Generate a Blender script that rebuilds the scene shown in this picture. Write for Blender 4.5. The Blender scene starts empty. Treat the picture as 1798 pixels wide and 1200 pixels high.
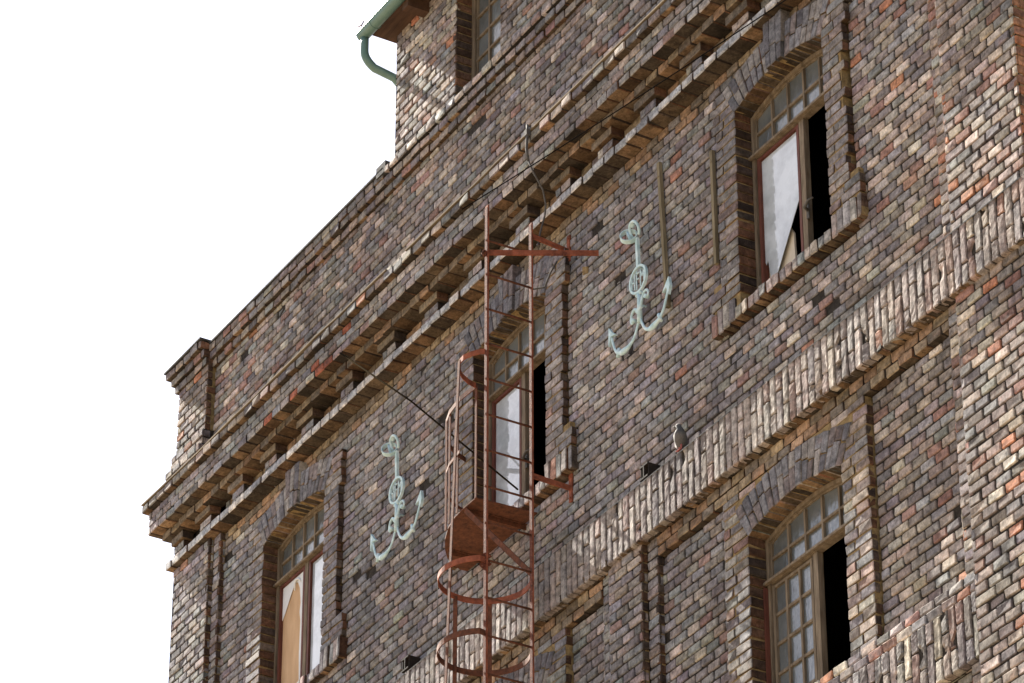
import bpy, math
import numpy as np
from mathutils import Vector, Matrix
rng = np.random.default_rng(11)
PI = math.pi
S = bpy.context.scene
COL = S.collection

# ------------------------------------------------------------------ camera
TH, PITCH = math.radians(30.2), math.radians(31.47)
fwd_h = Vector((-math.cos(TH), math.sin(TH), 0))
FW = fwd_h * math.cos(PITCH) + Vector((0, 0, 1)) * math.sin(PITCH)
RT = fwd_h.cross(Vector((0, 0, 1))).normalized()
UP = RT.cross(FW)
CAM = Vector((0, 0, 16.0)) - FW * 29.0
cd = bpy.data.cameras.new('camera')
cd.sensor_width = 36.0
cd.lens = 7026.0 / 1798.0 * 36.0
cd.clip_start, cd.clip_end = 0.5, 3000
cam = bpy.data.objects.new('camera', cd)
COL.objects.link(cam)
M = Matrix((RT, UP, -FW)).transposed().to_4x4()
M.translation = CAM
cam.matrix_world = M
S.camera = cam

# ------------------------------------------------------------------ light
SUN = Vector((-1.05, -0.090, 1.0)).normalized()      # towards the sun: it rakes along the facade
w = bpy.data.worlds.new('World')
S.world = w
w.use_nodes = True
nt = w.node_tree
bg = nt.nodes['Background']
sky = nt.nodes.new('ShaderNodeTexSky')
sky.sky_type = 'NISHITA'
sky.sun_disc = False
sky.sun_elevation = math.asin(SUN.z)
sky.sun_rotation = math.atan2(SUN.x, SUN.y)
sky.air_density, sky.dust_density, sky.ozone_density = 0.9, 2.2, 1.0
nt.links.new(sky.outputs[0], bg.inputs[0])
bg.inputs[1].default_value = 0.05
sl = bpy.data.lights.new('sun', 'SUN')
sl.energy, sl.angle, sl.color = 5.0, math.radians(0.53), (1.0, 0.93, 0.82)
so = bpy.data.objects.new('sun', sl)
COL.objects.link(so)
so.rotation_euler = SUN.to_track_quat('Z', 'Y').to_euler()
S.view_settings.view_transform = 'Standard'
S.view_settings.look = 'None'
S.view_settings.exposure = 2.25
S.view_settings.gamma = 1.0

# ------------------------------------------------------------------ helpers
def lin(c):
    c = np.asarray(c, float) / 255.0
    return np.where(c <= 0.04045, c / 12.92, ((c + 0.055) / 1.055) ** 2.4)

def empty(name, loc, label=None, cat=None, group=None, parent=None):
    o = bpy.data.objects.new(name, None)
    COL.objects.link(o)
    o.location = loc
    o.empty_display_size = 0.2
    if parent: o.parent = parent
    return tag(o, label, cat, group)

def tag(o, label=None, cat=None, group=None, kind=None):
    if label: o['label'] = label
    if cat: o['category'] = cat
    if group: o['group'] = group
    if kind: o['kind'] = kind
    return o

def world_loc(o):
    p = Vector((0, 0, 0))
    while o is not None:
        p += Vector(o.location)
        o = o.parent
    return p

def link(name, me, parent, mats):
    for m in mats: me.materials.append(m)
    o = bpy.data.objects.new(name, me)
    COL.objects.link(o)
    if parent:
        o.parent = parent
        off = world_loc(parent)
        if off.length > 0: me.transform(Matrix.Translation(-off))
    return o

class MB:
    """collects polygons (world coordinates) and links them as one mesh object"""
    def __init__(s): s.v, s.f, s.m, s.sm = [], [], [], []
    def poly(s, pts, mi=0, smooth=False):
        b = len(s.v); s.v += [tuple(p) for p in pts]
        s.f.append(tuple(range(b, b + len(pts)))); s.m.append(mi); s.sm.append(smooth)
    def hexa(s, c, mi=0):
        b = len(s.v); s.v += [tuple(p) for p in c]
        for q in ((0, 1, 3, 2), (4, 6, 7, 5), (0, 2, 6, 4), (1, 5, 7, 3), (0, 4, 5, 1), (2, 3, 7, 6)):
            s.f.append(tuple(b + i for i in q)); s.m.append(mi); s.sm.append(False)
    def box(s, x0, x1, y0, y1, z0, z1, mi=0):
        """y0 is the front (smaller y)"""
        s.hexa([(x, y, z) for y in (y0, y1) for z in (z0, z1) for x in (x0, x1)], mi)
    def bar(s, p, q, wd, th, up=(0, 0, 1), mi=0):
        p, q = Vector(p), Vector(q); d = (q - p).normalized(); up = Vector(up)
        a = d.cross(up)
        if a.length < 1e-4: a = d.cross(Vector((0, 1, 0)))
        a.normalize(); b = a.cross(d)
        a *= wd / 2; b *= th / 2
        s.hexa([p - a - b, p + a - b, p - a + b, p + a + b, q - a - b, q + a - b, q - a + b, q + a + b], mi)
    def tube(s, pts, r, n=10, mi=0, caps=True, squash=None):
        pts = [Vector(p) for p in pts]
        rs = list(r) if hasattr(r, '__len__') else [r] * len(pts)
        b = len(s.v); prev = None
        for i, p in enumerate(pts):
            t = (pts[min(i + 1, len(pts) - 1)] - pts[max(i - 1, 0)]).normalized()
            if prev is None:
                ref = Vector((0, 1, 0)) if abs(t.y) < .9 else Vector((1, 0, 0))
                a = (ref - t * ref.dot(t)).normalized()
            else: a = (prev - t * prev.dot(t)).normalized()
            prev = a; c = t.cross(a)
            for k in range(n):
                th = 2 * PI * k / n
                s.v.append(tuple(p + (a * math.cos(th) * (squash or 1) + c * math.sin(th)) * rs[i]))
        for i in range(len(pts) - 1):
            for k in range(n):
                k2 = (k + 1) % n
                s.f.append((b + i * n + k, b + i * n + k2, b + (i + 1) * n + k2, b + (i + 1) * n + k)); s.m.append(mi); s.sm.append(True)
        if caps:
            s.f.append(tuple(b + k for k in reversed(range(n)))); s.m.append(mi); s.sm.append(False)
            e = b + (len(pts) - 1) * n
            s.f.append(tuple(e + k for k in range(n))); s.m.append(mi); s.sm.append(False)
    def strap(s, pts, hgt, th, mi=0):
        """flat bar bent in plan: pts in order, hgt vertical, th thick"""
        pts = [Vector(p) for p in pts]; n = len(pts); rows = []
        for i, p in enumerate(pts):
            t = (pts[min(i + 1, n - 1)] - pts[max(i - 1, 0)]); t.z = 0; t.normalize()
            nn = Vector((-t.y, t.x, 0)) * th / 2; u = Vector((0, 0, hgt / 2))
            rows.append([p - nn - u, p + nn - u, p + nn + u, p - nn + u])
        b = len(s.v)
        for r in rows: s.v += [tuple(q) for q in r]
        for i in range(n - 1):
            for k in range(4):
                k2 = (k + 1) % 4
                s.f.append((b + i * 4 + k, b + i * 4 + k2, b + i * 4 + 4 + k2, b + i * 4 + 4 + k)); s.m.append(mi); s.sm.append(False)
        s.f.append((b + 3, b + 2, b + 1, b)); s.m.append(mi); s.sm.append(False)
        e = b + (n - 1) * 4
        s.f.append((e, e + 1, e + 2, e + 3)); s.m.append(mi); s.sm.append(False)
    def prism(s, poly, y0, y1, mi=0):
        """polygon in (x,z), counter-clockwise seen from the street, y0 front"""
        n = len(poly)
        s.poly([(x, y0, z) for x, z in poly], mi)
        s.poly([(x, y1, z) for x, z in reversed(poly)], mi)
        for i in range(n):
            (x0, z0), (x1, z1) = poly[i], poly[(i + 1) % n]
            s.poly([(x1, y0, z1), (x0, y0, z0), (x0, y1, z0), (x1, y1, z1)], mi)
    def build(s, name, mats, parent=None):
        me = bpy.data.meshes.new(name)
        me.from_pydata(s.v, [], s.f)
        me.polygons.foreach_set('material_index', s.m)
        me.polygons.foreach_set('use_smooth', s.sm)
        me.update()
        return link(name, me, parent, mats if isinstance(mats, (list, tuple)) else [mats])

# topology of a box with chamfered edges: 24 vertices (face f, corner c)
_F = [(0, 1, 3, 2), (4, 6, 7, 5), (0, 2, 6, 4), (1, 5, 7, 3), (0, 4, 5, 1), (2, 3, 7, 6)]
_vid, _src, _na, _nb = {}, [], [], []
for fi, q in enumerate(_F):
    for k, c in enumerate(q):
        _vid[(fi, c)] = len(_src); _src.append(c); _na.append(q[(k + 1) % 4]); _nb.append(q[(k - 1) % 4])
_quads, _qface = [], []
for fi, q in enumerate(_F):
    _quads.append([_vid[(fi, c)] for c in q]); _qface.append(fi)
_edge = {}
for fi, q in enumerate(_F):
    for k in range(4): _edge[(q[k], q[(k + 1) % 4])] = fi
for (i, j), f in list(_edge.items()):
    if i < j:
        g = _edge[(j, i)]
        _quads.append([_vid[(f, j)], _vid[(f, i)], _vid[(g, i)], _vid[(g, j)]]); _qface.append(min(f, g))
_tris, _tface = [], []
_P = np.array([[(c & 1), (c >> 1) & 1, -(c >> 2)] for c in range(8)], float)
for c in range(8):
    fs = [f for f, q in enumerate(_F) if c in q]
    vs = [_vid[(f, c)] for f in fs]
    p = np.array([_P[_src[v]] + .1 * ((_P[_na[v]] - _P[c]) + (_P[_nb[v]] - _P[c])) for v in vs])
    nrm = np.cross(p[1] - p[0], p[2] - p[0])
    if nrm @ (_P[c] - np.array([.5, .5, -.5])) < 0: vs = vs[::-1]
    _tris.append(vs); _tface.append(0 if 0 in fs else 1)
_quads, _qface, _tris, _tface = np.array(_quads), np.array(_qface), np.array(_tris), np.array(_tface)
_src, _na, _nb = np.array(_src), np.array(_na), np.array(_nb)

class Bricks:
    """many single bricks (hexahedra with worn edges) in one mesh, plus plain mortar sheets"""
    def __init__(s): s.c, s.cf, s.cs, s.cb, s.ch, s.j = [], [], [], [], [], []; s.g = []; s.mb = MB()
    def add(s, corners, cf, cb=None, cs=None, ch=.005, jit=.0016):
        s.c.append(corners); s.cf.append(cf); s.cb.append(cf if cb is None else cb); s.cs.append(cf if cs is None else cs)
        s.ch.append(ch); s.j.append(jit)
    def quad(s, O, U, V, N, u0, u1, v0, v1, dep, cf, **k):
        """brick whose front is the rectangle u0..u1, v0..v1 of the frame"""
        O, U, V, N = map(np.asarray, (O, U, V, N))
        pr = k.pop('proud', None)
        pr = rng.normal(0, .0018) if pr is None else pr
        s.add([O + U * u + V * v + N * (pr - d) for d in (0, dep) for v in (v0, v1) for u in (u0, u1)], cf, **k)
    def rough(s, O, U, V, N, u0, u1, v0, v1, cf, amp, broken=0.0):
        s.g.append((np.asarray(O, float), np.asarray(U, float), np.asarray(V, float), np.asarray(N, float), u0, u1, v0, v1, cf, amp, broken))
    def build(s, name, mats, parent=None):
        V, L, LT, MI, CO = [], [], [], [], []
        nv = 0
        if s.c:
            C = np.array(s.c, float); n = len(C)
            jj = np.array(s.j)[:, None, None]
            C = C + rng.normal(0, 1, C.shape) * jj
            # knocked corners on the front
            hit = rng.random((n, 4)) < .10
            cen = C[:, :4].mean(1, keepdims=True)
            amt = rng.uniform(.03, .16, (n, 4)) * hit
            C[:, :4] += (cen - C[:, :4]) * amt[..., None]
            ch = np.array(s.ch)[:, None, None] * rng.uniform(.7, 1.4, (n, 1, 1))
            e1 = C[:, _na] - C[:, _src]; e2 = C[:, _nb] - C[:, _src]
            l1 = np.linalg.norm(e1, axis=2, keepdims=True); l2 = np.linalg.norm(e2, axis=2, keepdims=True)
            W = C[:, _src] + e1 / l1 * np.minimum(ch, l1 * .3) + e2 / l2 * np.minimum(ch, l2 * .3)
            V.append(W.reshape(-1, 3))
            base = (np.arange(n) * 24)[:, None, None]
            q = (_quads[None] + base).reshape(-1); t = (_tris[None] + base).reshape(-1)
            L += [q, t]; LT += [np.full(n * len(_quads), 4), np.full(n * len(_tris), 3)]
            cols = np.stack([np.array(s.cf), np.array(s.cs), np.array(s.cs), np.array(s.cs), np.array(s.cb), np.array(s.cs)], 1)
            CO += [np.repeat(cols[:, _qface].reshape(-1, 3), 4, 0), np.repeat(cols[:, _tface].reshape(-1, 3), 3, 0)]
            MI += [np.zeros(n * (len(_quads) + len(_tris)), int)]
            nv = n * 24
        NX, NY = 4, 12
        for (O, U, Vv, N, u0, u1, v0, v1, cf, amp, broken) in s.g:
            us = np.array([0, .12, .5, .88, 1.0]); vs = np.concatenate([[0, .03], np.linspace(.1, .9, NY - 3), [.97, 1]])
            coarse = rng.uniform(-1.4, 1.4, (4, 3))
            gi = np.interp(vs, np.linspace(0, 1, 4), np.arange(4)); gj = np.interp(us, np.linspace(0, 1, 3), np.arange(3))
            i0 = np.minimum(gi.astype(int), 2); j0 = np.minimum(gj.astype(int), 1)
            fi, fj = (gi - i0)[:, None], (gj - j0)[None]
            h = (coarse[i0][:, j0] * (1 - fi) * (1 - fj) + coarse[i0 + 1][:, j0] * fi * (1 - fj) + coarse[i0][:, j0 + 1] * (1 - fi) * fj + coarse[i0 + 1][:, j0 + 1] * fi * fj)
            h = h * amp + rng.normal(0, .0014) + (us[None] - .5) * rng.normal(0, .0020) + (vs[:, None] - .5) * rng.normal(0, .0025) + rng.normal(0, amp * .45, h.shape) - amp
            if rng.random() < broken:
                v_c, side = rng.uniform(.1, .9), rng.choice([0, 1])
                gg = np.clip(1.2 - np.abs(vs - v_c) / rng.uniform(.12, .3), 0, 1)[:, None] * np.clip(1.4 - np.abs(us - side) / .55, 0, 1)[None]
                h -= np.clip((gg - .3) * 4, 0, 1) * rng.uniform(.012, .03)
            h[0] -= .006; h[-1] -= .006; h[:, 0] -= .006; h[:, -1] -= .006
            wob = rng.normal(0, .0022, h.shape)
            uu = (u0 + (u1 - u0) * us)[None] + wob; vv = (v0 + (v1 - v0) * vs)[:, None] + rng.normal(0, .0018, h.shape)
            P = O + uu[..., None] * U + vv[..., None] * Vv + h[..., None] * N
            ny, nx = h.shape
            ring = [(0, j) for j in range(nx)] + [(i, nx - 1) for i in range(1, ny)] + [(ny - 1, j) for j in range(nx - 2, -1, -1)] + [(i, 0) for i in range(ny - 2, 0, -1)]
            B = np.array([P[i, j] - N * .05 for i, j in ring])
            V.append(P.reshape(-1, 3)); V.append(B)
            fs = []
            for i in range(ny - 1):
                for j in range(nx - 1): fs.append([nv + i * nx + j, nv + i * nx + j + 1, nv + (i + 1) * nx + j + 1, nv + (i + 1) * nx + j])
            nb = nv + nx * ny; m = len(ring)
            for k in range(m):
                a, b2 = ring[k], ring[(k + 1) % m]
                fs.append([nv + b2[0] * nx + b2[1], nv + a[0] * nx + a[1], nb + k, nb + (k + 1) % m])
            fs = np.array(fs)
            L.append(fs.reshape(-1)); LT.append(np.full(len(fs), 4)); MI.append(np.zeros(len(fs), int))
            CO.append(np.repeat(np.asarray(cf)[None], len(fs) * 4, 0))
            nv = nb + m
        if s.mb.v:
            V.append(np.array(s.mb.v, float))
            lt = np.array([len(f) for f in s.mb.f]); fl = np.array([i for f in s.mb.f for i in f]) + nv
            L.append(fl); LT.append(lt); MI.append(np.array(s.mb.m) + 1); CO.append(np.full((len(fl), 3), .1))
        V = np.concatenate(V); L = np.concatenate(L); LT = np.concatenate(LT); MI = np.concatenate(MI); CO = np.concatenate(CO)
        me = bpy.data.meshes.new(name)
        me.vertices.add(len(V)); me.vertices.foreach_set('co', V.reshape(-1))
        me.loops.add(len(L)); me.loops.foreach_set('vertex_index', L.astype(np.int32))
        me.polygons.add(len(LT))
        st = np.concatenate([[0], np.cumsum(LT)[:-1]])
        me.polygons.foreach_set('loop_start', st.astype(np.int32))
        me.polygons.foreach_set('material_index', MI.astype(np.int32))
        me.polygons.foreach_set('use_smooth', np.zeros(len(LT), bool))
        at = me.color_attributes.new('brick', 'FLOAT_COLOR', 'CORNER')
        at.data.foreach_set('color', np.concatenate([CO, np.ones((len(CO), 1))], 1).astype(np.float32).reshape(-1))
        me.update(calc_edges=True)
        me.validate()
        return link(name, me, parent, mats)

# ------------------------------------------------------------------ materials
def mat(name):
    m = bpy.data.materials.new(name); m.use_nodes = True
    n = m.node_tree.nodes; b = n['Principled BSDF']
    return m, n, m.node_tree.links, b

def noise(n, l, scale, detail=4, rough=.6, stretch=None, kind='Object'):
    tc = n.new('ShaderNodeTexCoord'); mp = n.new('ShaderNodeMapping'); t = n.new('ShaderNodeTexNoise')
    l.new(tc.outputs[kind], mp.inputs[0]); l.new(mp.outputs[0], t.inputs['Vector'])
    if stretch: mp.inputs['Scale'].default_value = stretch
    t.inputs['Scale'].default_value = scale; t.inputs['Detail'].default_value = detail; t.inputs['Roughness'].default_value = rough
    return t.outputs['Fac']

def ramp(n, l, fac, stops):
    r = n.new('ShaderNodeValToRGB')
    el = r.color_ramp.elements
    while len(el) < len(stops): el.new(.5)
    for e, (p, c) in zip(el, stops):
        e.position = p; e.color = (c, c, c, 1) if not hasattr(c, '__len__') else (*c, 1)
    l.new(fac, r.inputs[0])
    return r.outputs[0]

def mix(n, l, fac, a, b, mode='MIX'):
    m = n.new('ShaderNodeMix'); m.data_type = 'RGBA'; m.blend_type = mode
    for sock, v in ((m.inputs[0], fac), (m.inputs[6], a), (m.inputs[7], b)):
        if hasattr(v, 'is_linked'): l.new(v, sock)
        elif hasattr(v, '__len__'): sock.default_value = (*v, 1)
        else: sock.default_value = v
    return m.outputs[2]

def bump(n, l, b, h, strength, dist):
    bm = n.new('ShaderNodeBump'); bm.inputs['Strength'].default_value = strength; bm.inputs['Distance'].default_value = dist
    l.new(h, bm.inputs['Height']); l.new(bm.outputs[0], b.inputs['Normal'])

def simple(name, c0, c1, scale=20, rough=.8, metal=0, bs=.3, bd=.003, stretch=None, spec=.15):
    m, n, l, b = mat(name)
    f = noise(n, l, scale, 6, .65, stretch)
    l.new(ramp(n, l, f, [(.3, c0), (.7, c1)]), b.inputs['Base Color'])
    b.inputs['Roughness'].default_value = rough; b.inputs['Metallic'].default_value = metal
    if spec is not None: b.inputs['Specular IOR Level'].default_value = spec
    bump(n, l, b, noise(n, l, scale * 3, 5, .7, stretch), bs, bd)
    return m

def brick_material():
    m, n, l, b = mat('fired_brick')
    at = n.new('ShaderNodeAttribute'); at.attribute_name = 'brick'
    col = at.outputs['Color']
    # cloudy firing colour inside one brick
    f1 = noise(n, l, 14, 5, .65, (1, 1, 1.6))
    col = mix(n, l, 1.0, col, ramp(n, l, f1, [(.36, .62), (.5, 1.0), (.64, 1.38)]), 'MULTIPLY')
    col = mix(n, l, 1.0, col, ramp(n, l, noise(n, l, 48, 5, .75, (1, 1, .6)), [(.36, .70), (.5, 1.0), (.64, 1.28)]), 'MULTIPLY')
    col = mix(n, l, 1.0, col, ramp(n, l, noise(n, l, .55, 3, .5), [(.32, .78), (.66, 1.18)]), 'MULTIPLY')
    f7 = noise(n, l, 1.1, 6, .65, (1, 1, .42))
    col = mix(n, l, ramp(n, l, f7, [(.50, 0.0), (.64, .55)]), col, mix(n, l, 1.0, col, (.60, .60, .66), 'MULTIPLY'))
    # reddish flashes
    f2 = noise(n, l, 9, 4, .6)
    col = mix(n, l, ramp(n, l, f2, [(.6, 0.0), (.75, .45)]), col, mix(n, l, 1.0, col, (1.30, .88, .72), 'MULTIPLY'))
    # soot: dark blotches and streaks that run down
    f3 = noise(n, l, 3.2, 6, .7, (1.0, 1.0, .35))
    col = mix(n, l, ramp(n, l, f3, [(.50, 0.0), (.70, .42)]), col, mix(n, l, 1.0, col, (.50, .50, .55), 'MULTIPLY'))
    f6 = noise(n, l, 26, 4, .7, (1.2, 1.2, .55))
    col = mix(n, l, ramp(n, l, f6, [(.56, 0.0), (.68, .72)]), col, mix(n, l, 1.0, col, (.45, .43, .45), 'MULTIPLY'))
    # pits
    f4 = noise(n, l, 75, 3, .6)
    col = mix(n, l, ramp(n, l, f4, [(.66, 0.0), (.74, .7)]), col, (.03, .025, .022))
    # pale efflorescence
    f5 = noise(n, l, 22, 6, .75, (1.4, 1.4, .4))
    col = mix(n, l, ramp(n, l, f5, [(.64, 0.0), (.80, .28)]), col, (.42, .40, .37))
    l.new(col, b.inputs['Base Color'])
    b.inputs['Roughness'].default_value = .88
    b.inputs['Specular IOR Level'].default_value = .18
    hb = n.new('ShaderNodeMath'); hb.operation = 'ADD'
    l.new(noise(n, l, 45, 6, .7), hb.inputs[0]); l.new(noise(n, l, 130, 4, .6), hb.inputs[1])
    bump(n, l, b, hb.outputs[0], .40, .004)
    return m

M_BRICK = brick_material()
M_MORTAR = simple('dark_mortar', (.014, .012, .010), (.048, .040, .032), 30, .95, bs=.6, bd=.006)
M_OCHRE = simple('ochre_mortar', (.10, .075, .04), (.34, .24, .11), 24, .95, bs=.6, bd=.006)
M_FILLET = simple('cement_fillet', (.03, .031, .033), (.075, .075, .075), 16, .9, bs=.5, bd=.006)
BM = [M_BRICK, M_MORTAR, M_OCHRE, M_FILLET]
M_DARK = simple('bare_interior', (.012, .011, .010), (.03, .027, .025), 6, .95)
M_WOOD = simple('weathered_timber', (.09, .07, .048), (.25, .20, .14), 26, .85, bs=.6, bd=.003, stretch=(1, 1, .15))
M_WOODH = simple('weathered_rail_timber', (.11, .08, .048), (.30, .235, .15), 26, .85, bs=.6, bd=.003, stretch=(.15, 1, 1))
M_GREYW = simple('grey_batten_timber', (.10, .085, .05), (.24, .20, .13), 22, .9, bs=.6, bd=.003, stretch=(1, 1, .12))
M_REDW = simple('oxide_red_timber', (.075, .028, .020), (.15, .055, .038), 26, .6, bs=.5, bd=.002, stretch=(1, 1, .2))
M_METAL = simple('pale_metal_strip', (.11, .085, .055), (.24, .19, .125), 18, .9, bs=.3, bd=.002, stretch=(.2, 1, 1))
M_GUT = simple('green_painted_zinc', (.085, .16, .14), (.125, .215, .185), 7, .42, bs=.1, bd=.002, spec=.4)
M_VERD = None
M_RUST = simple('red_lead_rust', (.09, .030, .018), (.33, .105, .056), 14, .8, bs=.6, bd=.002)
M_DRUST = simple('dark_rust', (.05, .025, .017), (.16, .062, .034), 26, .85, bs=.6, bd=.002)
M_BOARD = simple('raw_hardboard', (.46, .30, .17), (.62, .43, .26), 10, .85, bs=.15, bd=.002, stretch=(1, 1, .2))
M_ROPE = simple('brown_iron_rod', (.012, .009, .006), (.026, .020, .012), 40, 1.0, spec=.0)
M_CABLE = simple('grey_cable', (.06, .057, .052), (.11, .105, .098), 30, .8)
M_BLACKC = simple('black_cable', (.006, .006, .006), (.012, .011, .01), 30, 1.0, spec=.0)
M_TAR = simple('roofing_felt', (.03, .03, .03), (.07, .068, .065), 8, .9)
M_EAVE = simple('brown_eave_boards', (.045, .026, .018), (.10, .056, .035), 14, .8, stretch=(.3, 2, 1))

def flaking():
    m, n, l, b = mat('flaking_paint_on_rust')
    f = noise(n, l, 60, 5, .75)
    c = ramp(n, l, f, [(.36, (.03, .015, .011)), (.50, (.11, .034, .019)), (.62, (.17, .062, .036)), (.70, (.42, .32, .26))])
    l.new(c, b.inputs['Base Color']); b.inputs['Roughness'].default_value = .8; b.inputs['Specular IOR Level'].default_value = .12
    bump(n, l, b, f, .6, .003)
    return m
M_FLAKE = flaking()
def verdigris():
    m, n, l, b = mat('verdigris_paint')
    c = ramp(n, l, noise(n, l, 16, 5, .65), [(.34, (.33, .49, .52)), (.5, (.46, .62, .65)), (.66, (.60, .73, .76))])
    c = mix(n, l, ramp(n, l, noise(n, l, 38, 6, .75), [(.66, 0.0), (.74, .8)]), c, (.20, .13, .08))
    l.new(c, b.inputs['Base Color']); b.inputs['Roughness'].default_value = .7; b.inputs['Specular IOR Level'].default_value = .2
    bump(n, l, b, noise(n, l, 60, 5, .7), .5, .002)
    return m
M_VERD = verdigris()

def glass(name, base, rough, wob, scale, ior=1.5, spec=.5):
    m, n, l, b = mat(name)
    f = noise(n, l, 5, 4, .6)
    l.new(ramp(n, l, f, [(.36, [c * .66 for c in base]), (.62, base)]), b.inputs['Base Color'])
    b.inputs['Roughness'].default_value = rough; b.inputs['IOR'].default_value = ior
    b.inputs['Specular IOR Level'].default_value = spec
    b.inputs['Coat Weight'].default_value = .35; b.inputs['Coat Roughness'].default_value = rough * .6
    if wob: bump(n, l, b, noise(n, l, scale, 2, .5, (1, 1, .45)), wob, .01)
    return m
M_PANE = glass('hammered_glass', (.135, .15, .152), .15, .40, 38, spec=.4)
M_WHITE = glass('sky_white_glass', (.52, .575, .61), .05, .03, 6)  # frosted white base, whitened further to carry the reflected sky
M_PLASTER = simple('limewashed_plaster', (.50, .44, .34), (.64, .58, .46), 6, .9)

# ------------------------------------------------------------------ brick colours (grimy fired clay; undersides and returns also tinted for their light)
PAL = dict(
    slate=(97, 96, 100), blue=(117, 119, 122), purple=(112, 106, 103), grey=(134, 130, 126), pink=(142, 131, 124),
    cream=(172, 164, 155), red=(122, 95, 87), orange=(154, 106, 82), buff=(144, 135, 126))
KEYS = list(PAL)
WB = np.array([1.03, 1.0, .95])          # the clay is a warm grey; the blue of the shade comes from the sky
MEAN = lin((122, 115, 110)) * 1.2 * WB
PALV = np.array([lin(PAL[k]) for k in KEYS]) * 1.2 * WB
def weights(x, z):
    #              slate blue purple grey pink cream red orange buff
    a = np.array([.22, .25, .17, .17, .08, .03, .03, .004, .05])
    b = np.array([.15, .10, .26, .17, .13, .08, .08, .018, .07])
    up = np.array([.20, .14, .26, .14, .10, .05, .08, .008, .04])
    t = min(max((x - 1.0) / 4.5, 0), 1)
    p = a * (1 - t) + b * t
    if z > 17.2:
        k = .75 if x < -1 else .45
        p = p * (1 - k) + up * k
    if x > 5.2: p = p + np.array([0, 0, .06, 0, 0, .03, .09, .03, .02])
    return p / p.sum()
def bcol(x=0, z=15, gain=1.0):
    c = PALV[rng.choice(len(KEYS), p=weights(x, z))]
    k = min(max((x - 0.5) / 4.5, 0), 1)
    if z > 17.25: k = max(k, .75)
    t = .40 - .24 * k
    c = (c * (1 - t) + MEAN * t) * (1 + (np.array([.945, .995, 1.075]) - 1) * (1 - k))
    v = math.exp(rng.normal(0, .12)) * gain
    return np.clip(c * v * (1 + rng.normal(0, .03, 3)), .01, .85)
def brown(g=1.0):  # sheltered brick's own brown, mixed with warm bounce and painted recess shade
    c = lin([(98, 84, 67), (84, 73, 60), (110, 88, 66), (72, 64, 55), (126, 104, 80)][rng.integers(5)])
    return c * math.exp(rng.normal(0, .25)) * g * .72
def stained():
    c = lin([(138, 124, 102), (124, 112, 96), (142, 118, 96), (116, 108, 98)][rng.integers(4)])
    return c * math.exp(rng.normal(0, .12))
def lime():
    c = lin([(178, 178, 176), (164, 167, 169), (190, 187, 182), (148, 151, 155)][rng.integers(4)])
    return c * math.exp(rng.normal(0, .10))
def ringcol():
    c = lin([(96, 97, 103), (108, 109, 114), (104, 98, 99), (120, 118, 117), (88, 88, 94)][rng.integers(5)]) * 1.16 * WB
    return c * math.exp(rng.normal(0, .12))
def reveal():  # side faces: their dimmer, ground-warmed light is put into the colour
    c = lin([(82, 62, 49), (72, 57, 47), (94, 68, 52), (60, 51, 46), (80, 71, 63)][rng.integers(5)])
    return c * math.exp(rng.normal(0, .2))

# ------------------------------------------------------------------ coursing
H, BW, JT = .072, .147, .0125
Z0 = 16.633                      # a bed joint: the underside of the ledge
def grid_rows(za, zb):
    k0 = math.floor((za - Z0) / H + .02); k1 = math.ceil((zb - Z0) / H - .02)
    for k in range(k0, k1):
        a, b = max(Z0 + k * H, za), min(Z0 + (k + 1) * H, zb)
        if b - a > .02: yield k, a, b

def intervals(u0, u1, cuts):
    out = [(u0, u1)]
    for a, b in cuts:
        nx = []
        for p, q in out:
            if b <= p or a >= q: nx.append((p, q)); continue
            if a > p: nx.append((p, a))
            if b < q: nx.append((b, q))
        out = nx
    return [(p, q) for p, q in out if q - p > .012]

FRONT = lambda d: ((0, -d, 0), (1, 0, 0), (0, 0, 1), (0, -1, 0))
RIGHT = lambda x: ((x, 0, 0), (0, 1, 0), (0, 0, 1), (1, 0, 0))
LEFT = lambda x: ((x, 0, 0), (0, -1, 0), (0, 0, 1), (-1, 0, 0))

def course(B, fr, u0, u1, a, b, off=0.0, colf=None, dep=.05, w=BW, **k):
    """one course of bricks"""
    O, U, V, N = [np.asarray(q, float) for q in fr]
    js = [u0]
    u = math.floor((u0 - off) / w) * w + off
    while u < u1 + w:
        v = u + rng.normal(0, .0035)
        if v - js[-1] > .045 and u1 - v > .045: js.append(v)
        u += w
    js.append(u1)
    zw = rng.normal(0, .0012)
    for p, q in zip(js[:-1], js[1:]):
        x = O[0] + U[0] * (p + q) / 2
        c = colf(x, (a + b) / 2) if colf else bcol(x, (a + b) / 2)
        kk = dict(k)
        t = rng.normal(0, .0008)
        if rng.random() < .012: kk['proud'] = -rng.uniform(.008, .02); c = c * .7
        B.quad(O, U, V, N, p + JT / 2 + rng.normal(0, .001), q - JT / 2 + rng.normal(0, .001), a + JT / 2 + zw + t, b - JT / 2 + zw + t, dep, c, **kk)

def field(B, fr, u0, u1, za, zb, holes=lambda z: [], mortar=.013, mi=0, colf=None, thick=None, **k):
    O, U, V, N = [Vector(q) for q in fr]
    for kk, a, b in grid_rows(za, zb):
        for p, q in intervals(u0, u1, holes((a + b) / 2)):
            course(B, fr, p, q, a, b, off=(kk % 2) * BW / 2 + .02, colf=colf, **k)
            B.mb.poly([O + U * p + V * a - N * mortar, O + U * q + V * a - N * mortar, O + U * q + V * b - N * mortar, O + U * p + V * b - N * mortar], mi)

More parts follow.
